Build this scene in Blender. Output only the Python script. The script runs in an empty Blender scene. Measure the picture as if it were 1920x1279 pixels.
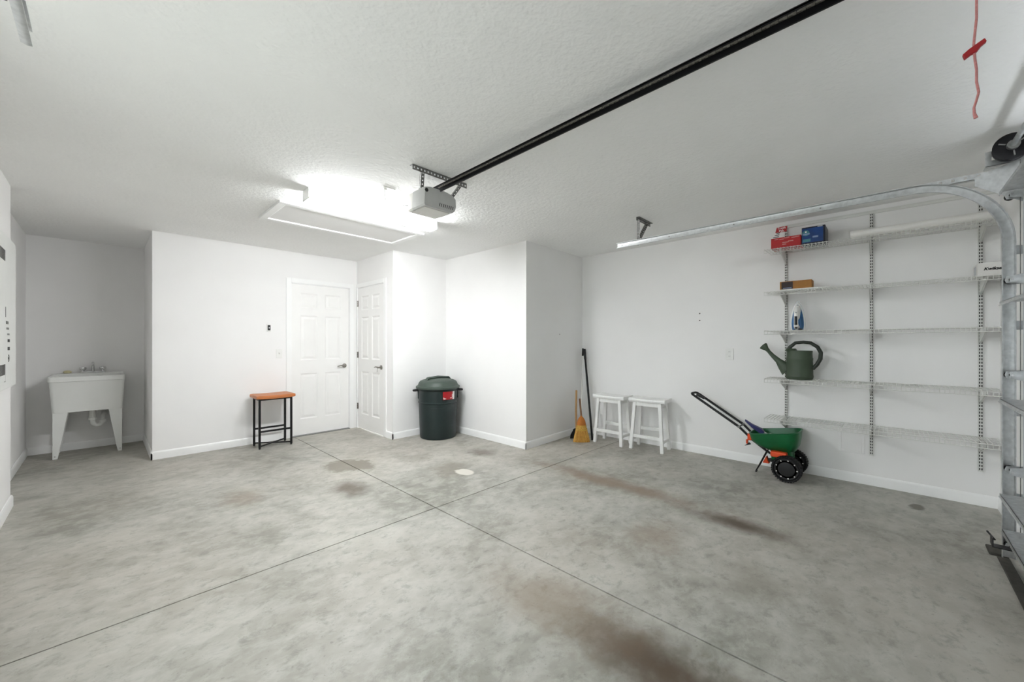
import bpy, math, random
from mathutils import Vector, Matrix
random.seed(7)
SC = bpy.context.scene
COL = SC.collection
PI = math.pi

# ------------------------------------------------------------------ camera, world, exposure
H = 2.44                                   # ceiling height
CAM_H = 1.25
cam = bpy.data.cameras.new('camera'); cam_o = bpy.data.objects.new('camera', cam); COL.objects.link(cam_o)
cam.sensor_fit = 'HORIZONTAL'; cam.sensor_width = 36.0
cam.lens = 736.0 / 1920 * 36
cam.shift_y = (642.1 - 639.5) / 1920
cam.clip_start = 0.01
cam_o.location = (0, 0, CAM_H); cam_o.rotation_euler = (math.radians(90), 0, math.radians(-46.15))
SC.camera = cam_o
world = bpy.data.worlds.new('world'); SC.world = world; world.use_nodes = True
world.node_tree.nodes['Background'].inputs[0].default_value = (0.90, 0.95, 1.0, 1)
world.node_tree.nodes['Background'].inputs[1].default_value = 3.5      # bright overcast day, entering as fill by the added side window
SC.view_settings.view_transform = 'Standard'; SC.view_settings.look = 'None'
SC.view_settings.gamma = 1.0; SC.view_settings.use_curve_mapping = False
SC.view_settings.exposure = 1.66
SC.cycles.max_bounces = 7; SC.cycles.diffuse_bounces = 6; SC.cycles.glossy_bounces = 3
SC.cycles.adaptive_threshold = .035
LAMP = 26.0                                # emission of the ceiling fixture's lens

# ------------------------------------------------------------------ materials
def lin(c):
    return tuple((x / 255 / 12.92) if x / 255 <= .04045 else ((x / 255 + .055) / 1.055) ** 2.4 for x in c)
def mat(name, rgb, rough=.5, metal=0., var=.06, scale=14., bump=0., bscale=120., stretch=(1, 1, 1), spec=.5, coat=0., emit=None):
    m = bpy.data.materials.new(name); m.use_nodes = True
    nt = m.node_tree; n = nt.nodes; b = n['Principled BSDF']
    base = lin(rgb)
    tc = n.new('ShaderNodeTexCoord'); mp = n.new('ShaderNodeMapping'); mp.inputs['Scale'].default_value = stretch
    nt.links.new(tc.outputs['Object'], mp.inputs['Vector'])
    nz = n.new('ShaderNodeTexNoise'); nz.inputs['Scale'].default_value = scale; nz.inputs['Detail'].default_value = 2
    nt.links.new(mp.outputs[0], nz.inputs['Vector'])
    rp = n.new('ShaderNodeValToRGB')
    rp.color_ramp.elements[0].position = .3; rp.color_ramp.elements[1].position = .7
    rp.color_ramp.elements[0].color = tuple(c * (1 - var) for c in base) + (1,)
    rp.color_ramp.elements[1].color = tuple(min(1, c * (1 + var)) for c in base) + (1,)
    nt.links.new(nz.outputs['Fac'], rp.inputs[0]); nt.links.new(rp.outputs[0], b.inputs['Base Color'])
    b.inputs['Roughness'].default_value = rough; b.inputs['Metallic'].default_value = metal
    b.inputs['Specular IOR Level'].default_value = spec; b.inputs['Coat Weight'].default_value = coat
    if bump:
        bn = n.new('ShaderNodeTexNoise'); bn.inputs['Scale'].default_value = bscale; bn.inputs['Detail'].default_value = 1.5
        nt.links.new(mp.outputs[0], bn.inputs['Vector'])
        bu = n.new('ShaderNodeBump'); bu.inputs['Strength'].default_value = bump; bu.inputs['Distance'].default_value = .004
        nt.links.new(bn.outputs['Fac'], bu.inputs['Height']); nt.links.new(bu.outputs[0], b.inputs['Normal'])
    if emit:
        b.inputs['Emission Color'].default_value = (.965, .985, 1, 1); b.inputs['Emission Strength'].default_value = emit
    return m

M = {}
M['wall'] = mat('wall_paint', (242, 241, 240), .75, var=.012, scale=2.5, spec=.25)
M['ceiling'] = mat('ceiling_texture', (244, 244, 243), .9, var=.012, scale=2.5, bump=.9, bscale=42, spec=.15)
M['trim'] = mat('trim_paint', (246, 246, 245), .35, var=.012, scale=6)
M['door'] = mat('door_paint', (244, 243, 241), .38, var=.012, scale=6)
M['white_plastic'] = mat('white_plastic', (236, 236, 233), .4, var=.02)
M['sink'] = mat('sink_plastic', (236, 237, 234), .45, var=.02, scale=4)
M['white_wire'] = mat('white_wire', (226, 226, 222), .4, var=.03)
M['white_wood'] = mat('white_wood', (238, 238, 236), .42, var=.02, scale=8, stretch=(1, 8, 1))
M['panel_white'] = mat('panel_enamel', (236, 237, 234), .35, var=.012)
M['chrome'] = mat('chrome', (215, 215, 215), .12, 1., var=.03)
M['nickel'] = mat('satin_nickel', (150, 146, 140), .3, 1., var=.06)
M['galv'] = mat('galvanized_steel', (208, 210, 211), .36, .9, var=.12, scale=40)
M['galv_dark'] = mat('dull_galvanized_steel', (140, 140, 138), .5, .85, var=.15, scale=40)
M['galv_white'] = mat('painted_steel_back', (196, 198, 200), .5, .1, var=.04)
M['black_steel'] = mat('black_steel', (24, 24, 25), .45, .3, var=.2)
M['black_rail'] = mat('black_rail', (20, 20, 24), .4, .5, var=.2)
M['chain'] = mat('chain_steel', (120, 116, 110), .4, .9, var=.2, scale=90)
M['black_plastic'] = mat('black_plastic', (22, 22, 24), .5, var=.2)
M['rubber'] = mat('black_rubber', (20, 20, 22), .8, var=.25, scale=60, bump=.3)
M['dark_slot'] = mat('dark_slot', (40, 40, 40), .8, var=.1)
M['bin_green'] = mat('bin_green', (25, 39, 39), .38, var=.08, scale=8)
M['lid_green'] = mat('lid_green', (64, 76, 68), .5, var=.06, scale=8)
M['red'] = mat('red_print', (178, 22, 28), .4, var=.1, scale=20)
M['tag_red'] = mat('tag_red', (170, 20, 30), .45, var=.06)
M['white_print'] = mat('white_print', (235, 232, 230), .5, var=.02)
M['black_print'] = mat('black_print', (20, 20, 20), .6, var=.05)
M['blue'] = mat('blue_print', (16, 62, 128), .35, var=.25, scale=9)
M['blue_dark'] = mat('dark_blue_print', (22, 26, 44), .4, var=.2, scale=9)
M['blue_pale'] = mat('pale_blue_print', (130, 150, 185), .4, var=.2, scale=30)
M['teal'] = mat('teal_print', (70, 130, 140), .4, var=.2, scale=30)
M['card'] = mat('cardboard', (166, 116, 60), .8, var=.07, scale=30, bump=.1)
M['card_dark'] = mat('dark_card_print', (56, 46, 46), .7, var=.1)
M['paper'] = mat('white_paper', (236, 234, 230), .7, var=.015)
M['iron_blue'] = mat('iron_blue_plastic', (16, 92, 148), .4, var=.15, scale=12)
M['iron_grey'] = mat('iron_soleplate', (140, 140, 140), .3, .9, var=.06)
M['can_green'] = mat('watering_can_green', (62, 76, 58), .5, var=.06, scale=9)
M['can_dark'] = mat('watering_can_handle', (40, 46, 38), .5, var=.1, scale=9)
M['spreader_green'] = mat('spreader_green', (10, 96, 52), .35, var=.06, scale=8)
M['orange'] = mat('orange_plastic', (226, 78, 30), .4, var=.06)
M['navy'] = mat('navy_plastic', (26, 30, 92), .45, var=.1)
M['leafy'] = mat('dry_leaves', (96, 104, 74), .9, var=.5, scale=60)
M['straw'] = mat('straw', (200, 156, 74), .8, var=.45, scale=60, stretch=(8, 8, .6))
M['straw_dark'] = mat('straw_orange', (176, 106, 40), .8, var=.25, scale=60, stretch=(8, 8, .6))
M['twine'] = mat('twine', (196, 168, 70), .8, var=.2)
M['wood_pale'] = mat('pale_wood_handle', (190, 146, 92), .55, var=.15, scale=10, stretch=(6, 6, .5))
M['wood_brown'] = mat('brown_wood_handle', (120, 84, 54), .55, var=.15, scale=10, stretch=(6, 6, .5))
M['wood_seat'] = mat('stool_seat_wood', (186, 112, 62), .42, var=.22, scale=7, stretch=(1, 9, 9))
M['rope'] = mat('red_rope', (196, 130, 128), .8, var=.15, scale=200)
M['opener_grey'] = mat('opener_grey_plastic', (190, 190, 188), .4, var=.03)
M['opener_lens'] = mat('opener_lens', (214, 212, 206), .3, var=.03)
M['sponge'] = mat('sponge', (206, 198, 160), .9, var=.15, scale=60)
M['rubber_grey'] = mat('rubber_seal', (62, 60, 54), .8, var=.2, scale=30)
M['lens'] = mat('lamp_lens', (250, 250, 250), .4, emit=LAMP)

gm = bpy.data.materials.new('fill_window_glass'); gm.use_nodes = True
gn = gm.node_tree.nodes; gn.clear()
go = gn.new('ShaderNodeOutputMaterial'); gx = gn.new('ShaderNodeMixShader'); gt = gn.new('ShaderNodeBsdfTransparent'); gg = gn.new('ShaderNodeBsdfGlossy')
gt.inputs[0].default_value = (.94, .96, .95, 1); gg.inputs['Roughness'].default_value = .02; gx.inputs[0].default_value = .06
gm.node_tree.links.new(gt.outputs[0], gx.inputs[1]); gm.node_tree.links.new(gg.outputs[0], gx.inputs[2]); gm.node_tree.links.new(gx.outputs[0], go.inputs[0])
M['glass'] = gm
M['paving'] = mat('pale_paving', (176, 174, 166), .8, var=.1, scale=3)

def concrete():
    m = bpy.data.materials.new('concrete'); m.use_nodes = True
    nt = m.node_tree; n = nt.nodes; L = nt.links; b = n['Principled BSDF']
    geo = n.new('ShaderNodeNewGeometry')
    def noise(scale, detail=6, rough=.6, vec=None, dist=0.):
        z = n.new('ShaderNodeTexNoise'); z.inputs['Scale'].default_value = scale; z.inputs['Detail'].default_value = detail
        z.inputs['Roughness'].default_value = rough; z.inputs['Distortion'].default_value = dist
        L.new(vec or geo.outputs['Position'], z.inputs['Vector']); return z.outputs['Fac']
    def math_(op, a, bb=None, clamp=False):
        x = n.new('ShaderNodeMath'); x.operation = op; x.use_clamp = clamp
        for i, s in enumerate((a, bb)):
            if s is None: continue
            if isinstance(s, (int, float)): x.inputs[i].default_value = s
            else: L.new(s, x.inputs[i])
        return x.outputs[0]
    def ramp(fac, p0, p1, c0=(0, 0, 0), c1=(1, 1, 1)):
        r = n.new('ShaderNodeValToRGB'); e = r.color_ramp.elements
        e[0].position = p0; e[1].position = p1; e[0].color = c0 + (1,); e[1].color = c1 + (1,)
        L.new(fac, r.inputs[0]); return r.outputs[0]
    def mix(fac, a, bb, mode='MIX'):
        x = n.new('ShaderNodeMix'); x.data_type = 'RGBA'; x.blend_type = mode
        if isinstance(fac, (int, float)): x.inputs['Factor'].default_value = fac
        else: L.new(fac, x.inputs['Factor'])
        for s, i in ((a, 6), (bb, 7)):
            if isinstance(s, tuple): x.inputs[i].default_value = s + (1,)
            else: L.new(s, x.inputs[i])
        return x.outputs[2]
    def mapped(scale, rot):
        mp = n.new('ShaderNodeMapping'); mp.inputs['Scale'].default_value = scale; mp.inputs['Rotation'].default_value = (0, 0, rot)
        L.new(geo.outputs['Position'], mp.inputs['Vector']); return mp.outputs[0]
    # power-trowelled mottling: broad clouds, then streaky swirls, then grit
    c = ramp(noise(1.3, 5, .66, dist=.3), .36, .64, lin((134, 133, 124)), lin((178, 176, 168)))
    warm = ramp(noise(.55, 2, .5), .40, .62)
    c = mix(math_('MULTIPLY', warm, .30), c, lin((186, 176, 164)))
    flake = ramp(noise(8, 6, .7, mapped((.9, 1.2, 1), .5), .3), .44, .62)
    c = mix(math_('MULTIPLY', flake, .42), c, lin((193, 191, 184)))
    dark = ramp(noise(13, 6, .74, mapped((.9, 1.2, 1), .5), .3), .52, .66)
    c = mix(math_('MULTIPLY', dark, .42), c, lin((112, 112, 102)))
    speck = ramp(noise(60, 1, .5), .70, .76)
    c = mix(math_('MULTIPLY', speck, .3), c, lin((90, 86, 78)))
    # stains: tyre tracks and old spills, each with its own place and outline
    wob = noise(4.5, 4, .65); wob2 = noise(22, 3, .6)
    sep = n.new('ShaderNodeSeparateXYZ'); L.new(geo.outputs['Position'], sep.inputs[0])
    def stain(cx, cy, rx, ry, col, amount, soft=.75, rough=.55, rot=0.):
        nonlocal c
        dx = math_('SUBTRACT', sep.outputs[0], cx); dy = math_('SUBTRACT', sep.outputs[1], cy)
        if rot:
            ca, sa = math.cos(rot), math.sin(rot)
            dx, dy = math_('ADD', math_('MULTIPLY', dx, ca), math_('MULTIPLY', dy, sa)), math_('SUBTRACT', math_('MULTIPLY', dy, ca), math_('MULTIPLY', dx, sa))
        dx = math_('DIVIDE', dx, rx); dy = math_('DIVIDE', dy, ry)
        d = math_('SQRT', math_('ADD', math_('MULTIPLY', dx, dx), math_('MULTIPLY', dy, dy)))
        d = math_('ADD', d, math_('MULTIPLY', math_('SUBTRACT', wob, .5), rough * 2))
        d = math_('ADD', d, math_('MULTIPLY', math_('SUBTRACT', wob2, .5), rough * .7))
        k = n.new('ShaderNodeMapRange'); k.interpolation_type = 'SMOOTHSTEP'
        k.inputs['From Min'].default_value = 1.; k.inputs['From Max'].default_value = 1. - soft
        L.new(d, k.inputs['Value'])
        c = mix(math_('MULTIPLY', k.outputs[0], amount), c, col)
    brown = lin((84, 70, 56)); tan = lin((130, 112, 94)); grey = lin((128, 122, 110))
    stain(3.14, 1.75, .2, 1.25, tan, .8, .95)            # track by the right wall
    stain(3.02, .74, .16, .46, brown, .95, .95, .35)
    stain(1.48, .62, .25, .62, brown, .97, .95, .35)        # track near the camera
    stain(1.50, 1.15, .3, .55, tan, .55, .95)
    stain(1.46, 3.34, .2, .3, brown, .75, .95, .4)
    stain(1.73, 3.95, .24, .26, grey, .85, .3, .7, .7)
    stain(2.35, 3.70, .25, .2, grey, .45, .6, .7)
    stain(2.98, 3.34, .22, .28, brown, .6, .9, .45)
    stain(2.42, 3.12, .33, .3, grey, .6, .7, .8)
    stain(.78, 3.75, .2, .3, tan, .45, .9, .6)
    stain(2.5, 1.07, .3, .25, tan, .5, .9, .7)
    stain(2.35, .5, .25, .3, grey, .4, .9, .7)
    stain(2.42, 2.955, .085, .12, lin((214, 210, 200)), .9, .3, .45)
    stain(4.28, -.155, .08, .05, lin((84, 80, 66)), .8, .5, .9)
    L.new(c, b.inputs['Base Color'])
    b.inputs['Roughness'].default_value = .5
    b.inputs['Specular IOR Level'].default_value = .35
    bu = n.new('ShaderNodeBump'); bu.inputs['Strength'].default_value = .25; bu.inputs['Distance'].default_value = .002
    L.new(noise(18, 2, .6), bu.inputs['Height']); L.new(bu.outputs[0], b.inputs['Normal'])
    return m
M['concrete'] = concrete()

# ------------------------------------------------------------------ mesh helpers
def V(*a): return Vector(a[0]) if len(a) == 1 else Vector(a)
class MB:
    def __init__(s): s.v = []; s.f = []
    def add(s, vs, fs):
        k = len(s.v); s.v += [Vector(v) for v in vs]; s.f += [tuple(i + k for i in f) for f in fs]; return s
    def box(s, x0, y0, z0, x1, y1, z1):
        x0, x1 = sorted((x0, x1)); y0, y1 = sorted((y0, y1)); z0, z1 = sorted((z0, z1))
        return s.add([(x0, y0, z0), (x1, y0, z0), (x1, y1, z0), (x0, y1, z0), (x0, y0, z1), (x1, y0, z1), (x1, y1, z1), (x0, y1, z1)],
                     [(0, 3, 2, 1), (4, 5, 6, 7), (0, 1, 5, 4), (1, 2, 6, 5), (2, 3, 7, 6), (3, 0, 4, 7)])
    def bar(s, p, q, w, h, up=(0, 0, 1), w2=None, h2=None):
        p, q = V(p), V(q); d = (q - p).normalized(); u = V(up)
        if abs(d.dot(u)) > .99: u = V(0, 1, 0)
        sd = d.cross(u).normalized(); u = sd.cross(d)
        w2 = w if w2 is None else w2; h2 = h if h2 is None else h2
        vs = [p - sd * w / 2 - u * h / 2, p + sd * w / 2 - u * h / 2, p + sd * w / 2 + u * h / 2, p - sd * w / 2 + u * h / 2,
              q - sd * w2 / 2 - u * h2 / 2, q + sd * w2 / 2 - u * h2 / 2, q + sd * w2 / 2 + u * h2 / 2, q - sd * w2 / 2 + u * h2 / 2]
        return s.add(vs, [(0, 1, 2, 3), (7, 6, 5, 4), (0, 4, 5, 1), (1, 5, 6, 2), (2, 6, 7, 3), (3, 7, 4, 0)])
    def tube(s, path, r, n=10, closed=False, flat=None):
        P = [V(p) for p in path]; m = len(P); R = r if isinstance(r, (list, tuple)) else [r] * m
        up = None; rings = []
        for i, p in enumerate(P):
            a = P[(i - 1) % m] if (closed or i) else P[0]; b = P[(i + 1) % m] if (closed or i < m - 1) else P[-1]
            d = (b - a).normalized()
            if up is None:
                up = V(0, 0, 1) if abs(d.z) < .9 else V(1, 0, 0)
            up = (up - d * up.dot(d)).normalized(); sd = d.cross(up)
            fx, fy = flat or (1, 1)
            rings.append([p + (sd * math.cos(2 * PI * k / n) * fx + up * math.sin(2 * PI * k / n) * fy) * R[i] for k in range(n)])
        vs = [v for g in rings for v in g]; fs = []
        for i in range(m if closed else m - 1):
            j = (i + 1) % m
            for k in range(n): fs.append((i * n + k, i * n + (k + 1) % n, j * n + (k + 1) % n, j * n + k))
        if not closed: fs += [tuple(range(n))[::-1], tuple((m - 1) * n + k for k in range(n))]
        return s.add(vs, fs)
    def lathe(s, prof, c=(0, 0, 0), n=32, axis='z', sx=1., sy=1.):
        c = V(c); vs = []; fs = []; m = len(prof)
        for r, h in prof:
            for k in range(n):
                a = 2 * PI * k / n; u, w = r * math.cos(a) * sx, r * math.sin(a) * sy
                vs.append(c + (V(u, w, h) if axis == 'z' else V(h, u, w) if axis == 'x' else V(w, h, u)))
        for i in range(m - 1):
            for k in range(n): fs.append((i * n + k, i * n + (k + 1) % n, (i + 1) * n + (k + 1) % n, (i + 1) * n + k))
        if prof[0][0] > 1e-6: fs.append(tuple(range(n))[::-1])
        if prof[-1][0] > 1e-6: fs.append(tuple((m - 1) * n + k for k in range(n)))
        return s.add(vs, fs)
    def loft(s, rings, cap0=True, cap1=True):
        n = len(rings[0]); vs = [V(v) for g in rings for v in g]; fs = []
        for i in range(len(rings) - 1):
            for k in range(n): fs.append((i * n + k, i * n + (k + 1) % n, (i + 1) * n + (k + 1) % n, (i + 1) * n + k))
        if cap0: fs.append(tuple(range(n))[::-1])
        if cap1: fs.append(tuple((len(rings) - 1) * n + k for k in range(n)))
        return s.add(vs, fs)
    def prism(s, poly, off):
        off = V(off); P = [V(p) for p in poly]
        return s.loft([P, [p + off for p in P]])
    def build(s, name, m, parent=None, smooth=None, bevel=0., seg=2, label=None):
        inv = parent.matrix_basis.inverted() if parent is not None else Matrix()
        if parent is not None and parent.parent is not None: inv = parent.matrix_basis.inverted() @ parent.parent.matrix_basis.inverted()
        me = bpy.data.meshes.new(name); me.from_pydata([inv @ v for v in s.v], [], s.f); me.validate()
        import bmesh
        bm = bmesh.new(); bm.from_mesh(me); bmesh.ops.recalc_face_normals(bm, faces=bm.faces); bm.to_mesh(me); bm.free()
        me.materials.append(M[m] if isinstance(m, str) else m)
        if smooth:
            for p in me.polygons: p.use_smooth = True
            me.set_sharp_from_angle(angle=math.radians(smooth))
        o = bpy.data.objects.new(name, me); COL.objects.link(o)
        if parent is not None: o.parent = parent
        if bevel:
            b = o.modifiers.new('bevel', 'BEVEL'); b.width = bevel; b.segments = seg; b.limit_method = 'ANGLE'; b.angle_limit = math.radians(40)
        if label: o['label'] = label
        return o
def tag(o, label, cat, group=None):
    o['label'] = label; o['category'] = cat
    if group: o['group'] = group
    return o
def thing(name, label, cat, loc, group=None, rz=0.):
    o = bpy.data.objects.new(name, None); COL.objects.link(o); o.location = loc; o.rotation_euler = (0, 0, rz)
    o.empty_display_size = .1
    o.matrix_basis = Matrix.Translation(V(loc)) @ Matrix.Rotation(rz, 4, 'Z')
    return tag(o, label, cat, group)
def struct(o): o['kind'] = 'structure'; return o
def copy_tree(o, loc, rz, label, parent=None):
    c = o.copy(); COL.objects.link(c)
    if parent is None:
        c.location = loc; c.rotation_euler = (0, 0, rz); c['label'] = label
    else: c.parent = parent
    for ch in list(o.children): copy_tree(ch, None, 0, None, c)
    return c
def text(body, size, mname, parent, mtx, shear=0., name='lettering', extrude=.0004, bold=0., align='CENTER', label=None):
    cu = bpy.data.curves.new(name, 'FONT'); cu.body = body; cu.size = size; cu.align_x = align; cu.align_y = 'CENTER'
    cu.shear = shear; cu.extrude = extrude; cu.offset = bold; cu.space_line = .9
    t = bpy.data.objects.new(name, cu); COL.objects.link(t)
    me = bpy.data.meshes.new_from_object(t.evaluated_get(bpy.context.evaluated_depsgraph_get()))
    bpy.data.objects.remove(t)
    inv = parent.matrix_basis.inverted()
    if parent.parent is not None: inv = inv @ parent.parent.matrix_basis.inverted()
    me.transform(inv @ mtx); me.name = name
    me.materials.clear(); me.materials.append(M[mname])
    o = bpy.data.objects.new(name, me); COL.objects.link(o); o.parent = parent
    if label: o['label'] = label
    return o
def face_x(x, y, z):                        # lettering on a face that looks towards -X
    return Matrix(((0, 0, -1, x), (-1, 0, 0, y), (0, 1, 0, z), (0, 0, 0, 1)))
def face_px(x, y, z):                       # lettering on a face that looks towards +X
    return Matrix(((0, 0, 1, x), (1, 0, 0, y), (0, 1, 0, z), (0, 0, 0, 1)))
def arc(c, r, a0, a1, n, f):
    return [f(c[0] + r * math.cos(a0 + (a1 - a0) * i / n), c[1] + r * math.sin(a0 + (a1 - a0) * i / n)) for i in range(n + 1)]
def rrect(hx, hy, r, n=5, cx=0., cy=0.):
    pts = []
    for sx, sy, a in ((1, 1, 0), (-1, 1, PI / 2), (-1, -1, PI), (1, -1, 3 * PI / 2)):
        for i in range(n + 1):
            t = a + PI / 2 * i / n
            pts.append((cx + sx * (hx - r) + r * math.cos(t), cy + sy * (hy - r) + r * math.sin(t)))
    return pts

# ------------------------------------------------------------------ the room shell
XL, XLA, XS = -.49, -.592, .36              # left wall, left wall of the sink alcove, right side of that alcove
YD, YS, YJ = 5.65, 6.85, 4.82               # door wall, sink wall, end of the thick left wall
XC, YC, XK, YK = 2.585, 4.61, 3.425, 3.06   # closet wall, wall behind the bin, side wall, short wall by the brooms
XR, YF = 4.655, -.60                        # right wall, front wall with the garage door
JX, JY, JW = 1.741, 2.473, .0038             # control joints in the slab

fl = struct(MB().box(-.75, -.9, -.10, 4.8, 7.0, -.03).build('floor', 'dark_slot'))
for x0, x1 in ((-.75, JX - JW), (JX + JW, 4.8)):
    for y0, y1 in ((-.9, JY - JW), (JY + JW, 7.0)):
        MB().box(x0, y0, -.03, x1, y1, 0).build('slab', 'concrete', fl, bevel=.0015)
struct(MB().box(-.75, -.9, H, 4.8, 7.0, H + .1).build('ceiling', 'ceiling'))

def wall(name, p, q, n, holes=(), th=.1, m='wall'):
    """a wall whose face runs from p to q (plan), body on the far side of direction n; holes are (s0, s1, z0, z1) along p to q"""
    p, q, n = V(p + (0,)), V(q + (0,)), V(n + (0,)); d = (q - p); ln = d.length; d.normalize()
    mb = MB(); cuts = sorted(set([0., ln] + [h[0] for h in holes] + [h[1] for h in holes]))
    for a, b in zip(cuts, cuts[1:]):
        spans = [(0., H)]
        for h in holes:
            if h[0] <= a + 1e-6 and b <= h[1] + 1e-6: spans = [(h[3], H)] + ([(0., h[2])] if h[2] > 0 else [])
        for z0, z1 in spans:
            base = [p + d * a, p + d * b, p + d * b + n * th, p + d * a + n * th]
            mb.loft([[v + V(0, 0, z0) for v in base], [v + V(0, 0, z1) for v in base]])
    return struct(mb.build(name, m))
D1 = (1.713, 2.475, 2.03)                   # house door: x from, x to, top
D2 = (4.845, 5.602, 2.035)                  # closet door: y from, y to, top
WY0, WY1, WZ0, WZ1 = .75, 2.15, .92, 2.12  # unseen side window, added left of the camera for fill light
wall('wall_left', (XL, YF - .1), (XL, YJ), (-1, 0), [(WY0 - YF + .1, WY1 - YF + .1, WZ0, WZ1)])
wall('wall_left_alcove', (XLA, YJ - .1), (XLA, YS), (-1, 0))
wall('wall_back_alcove', (XLA - .1, YS), (XS + .1, YS), (0, 1))
wall('wall_alcove_side', (XS, YD + .12), (XS, YS), (1, 0))
wall('wall_back', (XS, YD), (XC + .1, YD), (0, 1), [(D1[0] - .018 - XS, D1[1] + .018 - XS, 0, D1[2] + .018)], th=.12)
wall('wall_closet', (XC, YC + .1), (XC, YD), (1, 0), [(D2[0] - .016 - YC - .1, D2[1] + .016 - YC - .1, 0, D2[2] + .016)])
wall('wall_back_bin', (XC, YC), (XK + .1, YC), (0, 1))
wall('wall_side_bin', (XK, YK + .1), (XK, YC), (1, 0))
wall('wall_back_broom', (XK, YK), (XR + .1, YK + .048), (0, 1))
wall('wall_right', (XR, YF - .1), (XR, YK + .06), (1, 0))
DX0, DX1, DZ = -.10, 3.43, 2.12
wall('wall_front', (XL - .1, YF), (XR + .1, YF), (0, -1), [(DX0 - XL + .1, DX1 - XL + .1, 0, DZ)])

def baseboard(side, p, q, n, h=.086, t=.013):
    p, q, n = V(p + (0,)), V(q + (0,)), V(n + (0,))
    prof = [(0, 0), (t, 0), (t, h - .018), (t * .75, h - .007), (t * .35, h), (0, h)]
    return struct(MB().loft([[p + n * a + V(0, 0, z) for a, z in prof], [q + n * a + V(0, 0, z) for a, z in prof]]).build('baseboard_' + side, 'trim', smooth=35))
baseboard('left', (XL, YF), (XL, YJ + .013), (1, 0))
baseboard('left_return', (XLA, YJ), (XL, YJ), (0, 1))
baseboard('left_alcove', (XLA, YJ), (XLA, YS), (1, 0))
baseboard('back_alcove', (XLA, YS), (XS, YS), (0, -1))
baseboard('alcove_side', (XS, YD - .013), (XS, YS), (-1, 0))
baseboard('back', (XS - .013, YD), (D1[0] - .065, YD), (0, -1))
baseboard('closet', (XC, YC - .013), (XC, D2[0] - .07), (-1, 0))
baseboard('back_bin', (XC - .013, YC), (XK, YC), (0, -1))
baseboard('side_bin', (XK, YK - .013), (XK, YC), (-1, 0))
baseboard('back_broom', (XK - .013, YK), (XR, YK + .046), (0, -1))
baseboard('right', (XR, YF), (XR, YK + .046), (-1, 0))
baseboard('front', (DX1 + .06, YF), (XR, YF), (0, 1))

wf = MB()
for y0, y1 in ((WY0, WY0 + .05), (WY1 - .05, WY1), ((WY0 + WY1) / 2 - .02, (WY0 + WY1) / 2 + .02)): wf.box(XL - .085, y0, WZ0, XL - .03, y1, WZ1)
wf.box(XL - .085, WY0, WZ0, XL - .03, WY1, WZ0 + .05).box(XL - .085, WY0, WZ1 - .05, XL - .03, WY1, WZ1)
w1 = struct(wf.build('fill_window', 'trim'))  # window added out of view to let daylight brighten the front
MB().box(XL - .1, WY0 - .03, WZ0 - .02, XL + .03, WY1 + .03, WZ0).build('fill_window_sill', 'trim', w1, bevel=.004)
for y0, y1 in ((WY0 + .05, (WY0 + WY1) / 2 - .02), ((WY0 + WY1) / 2 + .02, WY1 - .05)):
    MB().box(XL - .06, y0, WZ0 + .05, XL - .056, y1, WZ1 - .05).build('pane', 'glass', w1)
struct(MB().box(-24, -20, -.14, -.8, 24, -.06).build('ground', 'paving'))

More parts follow.
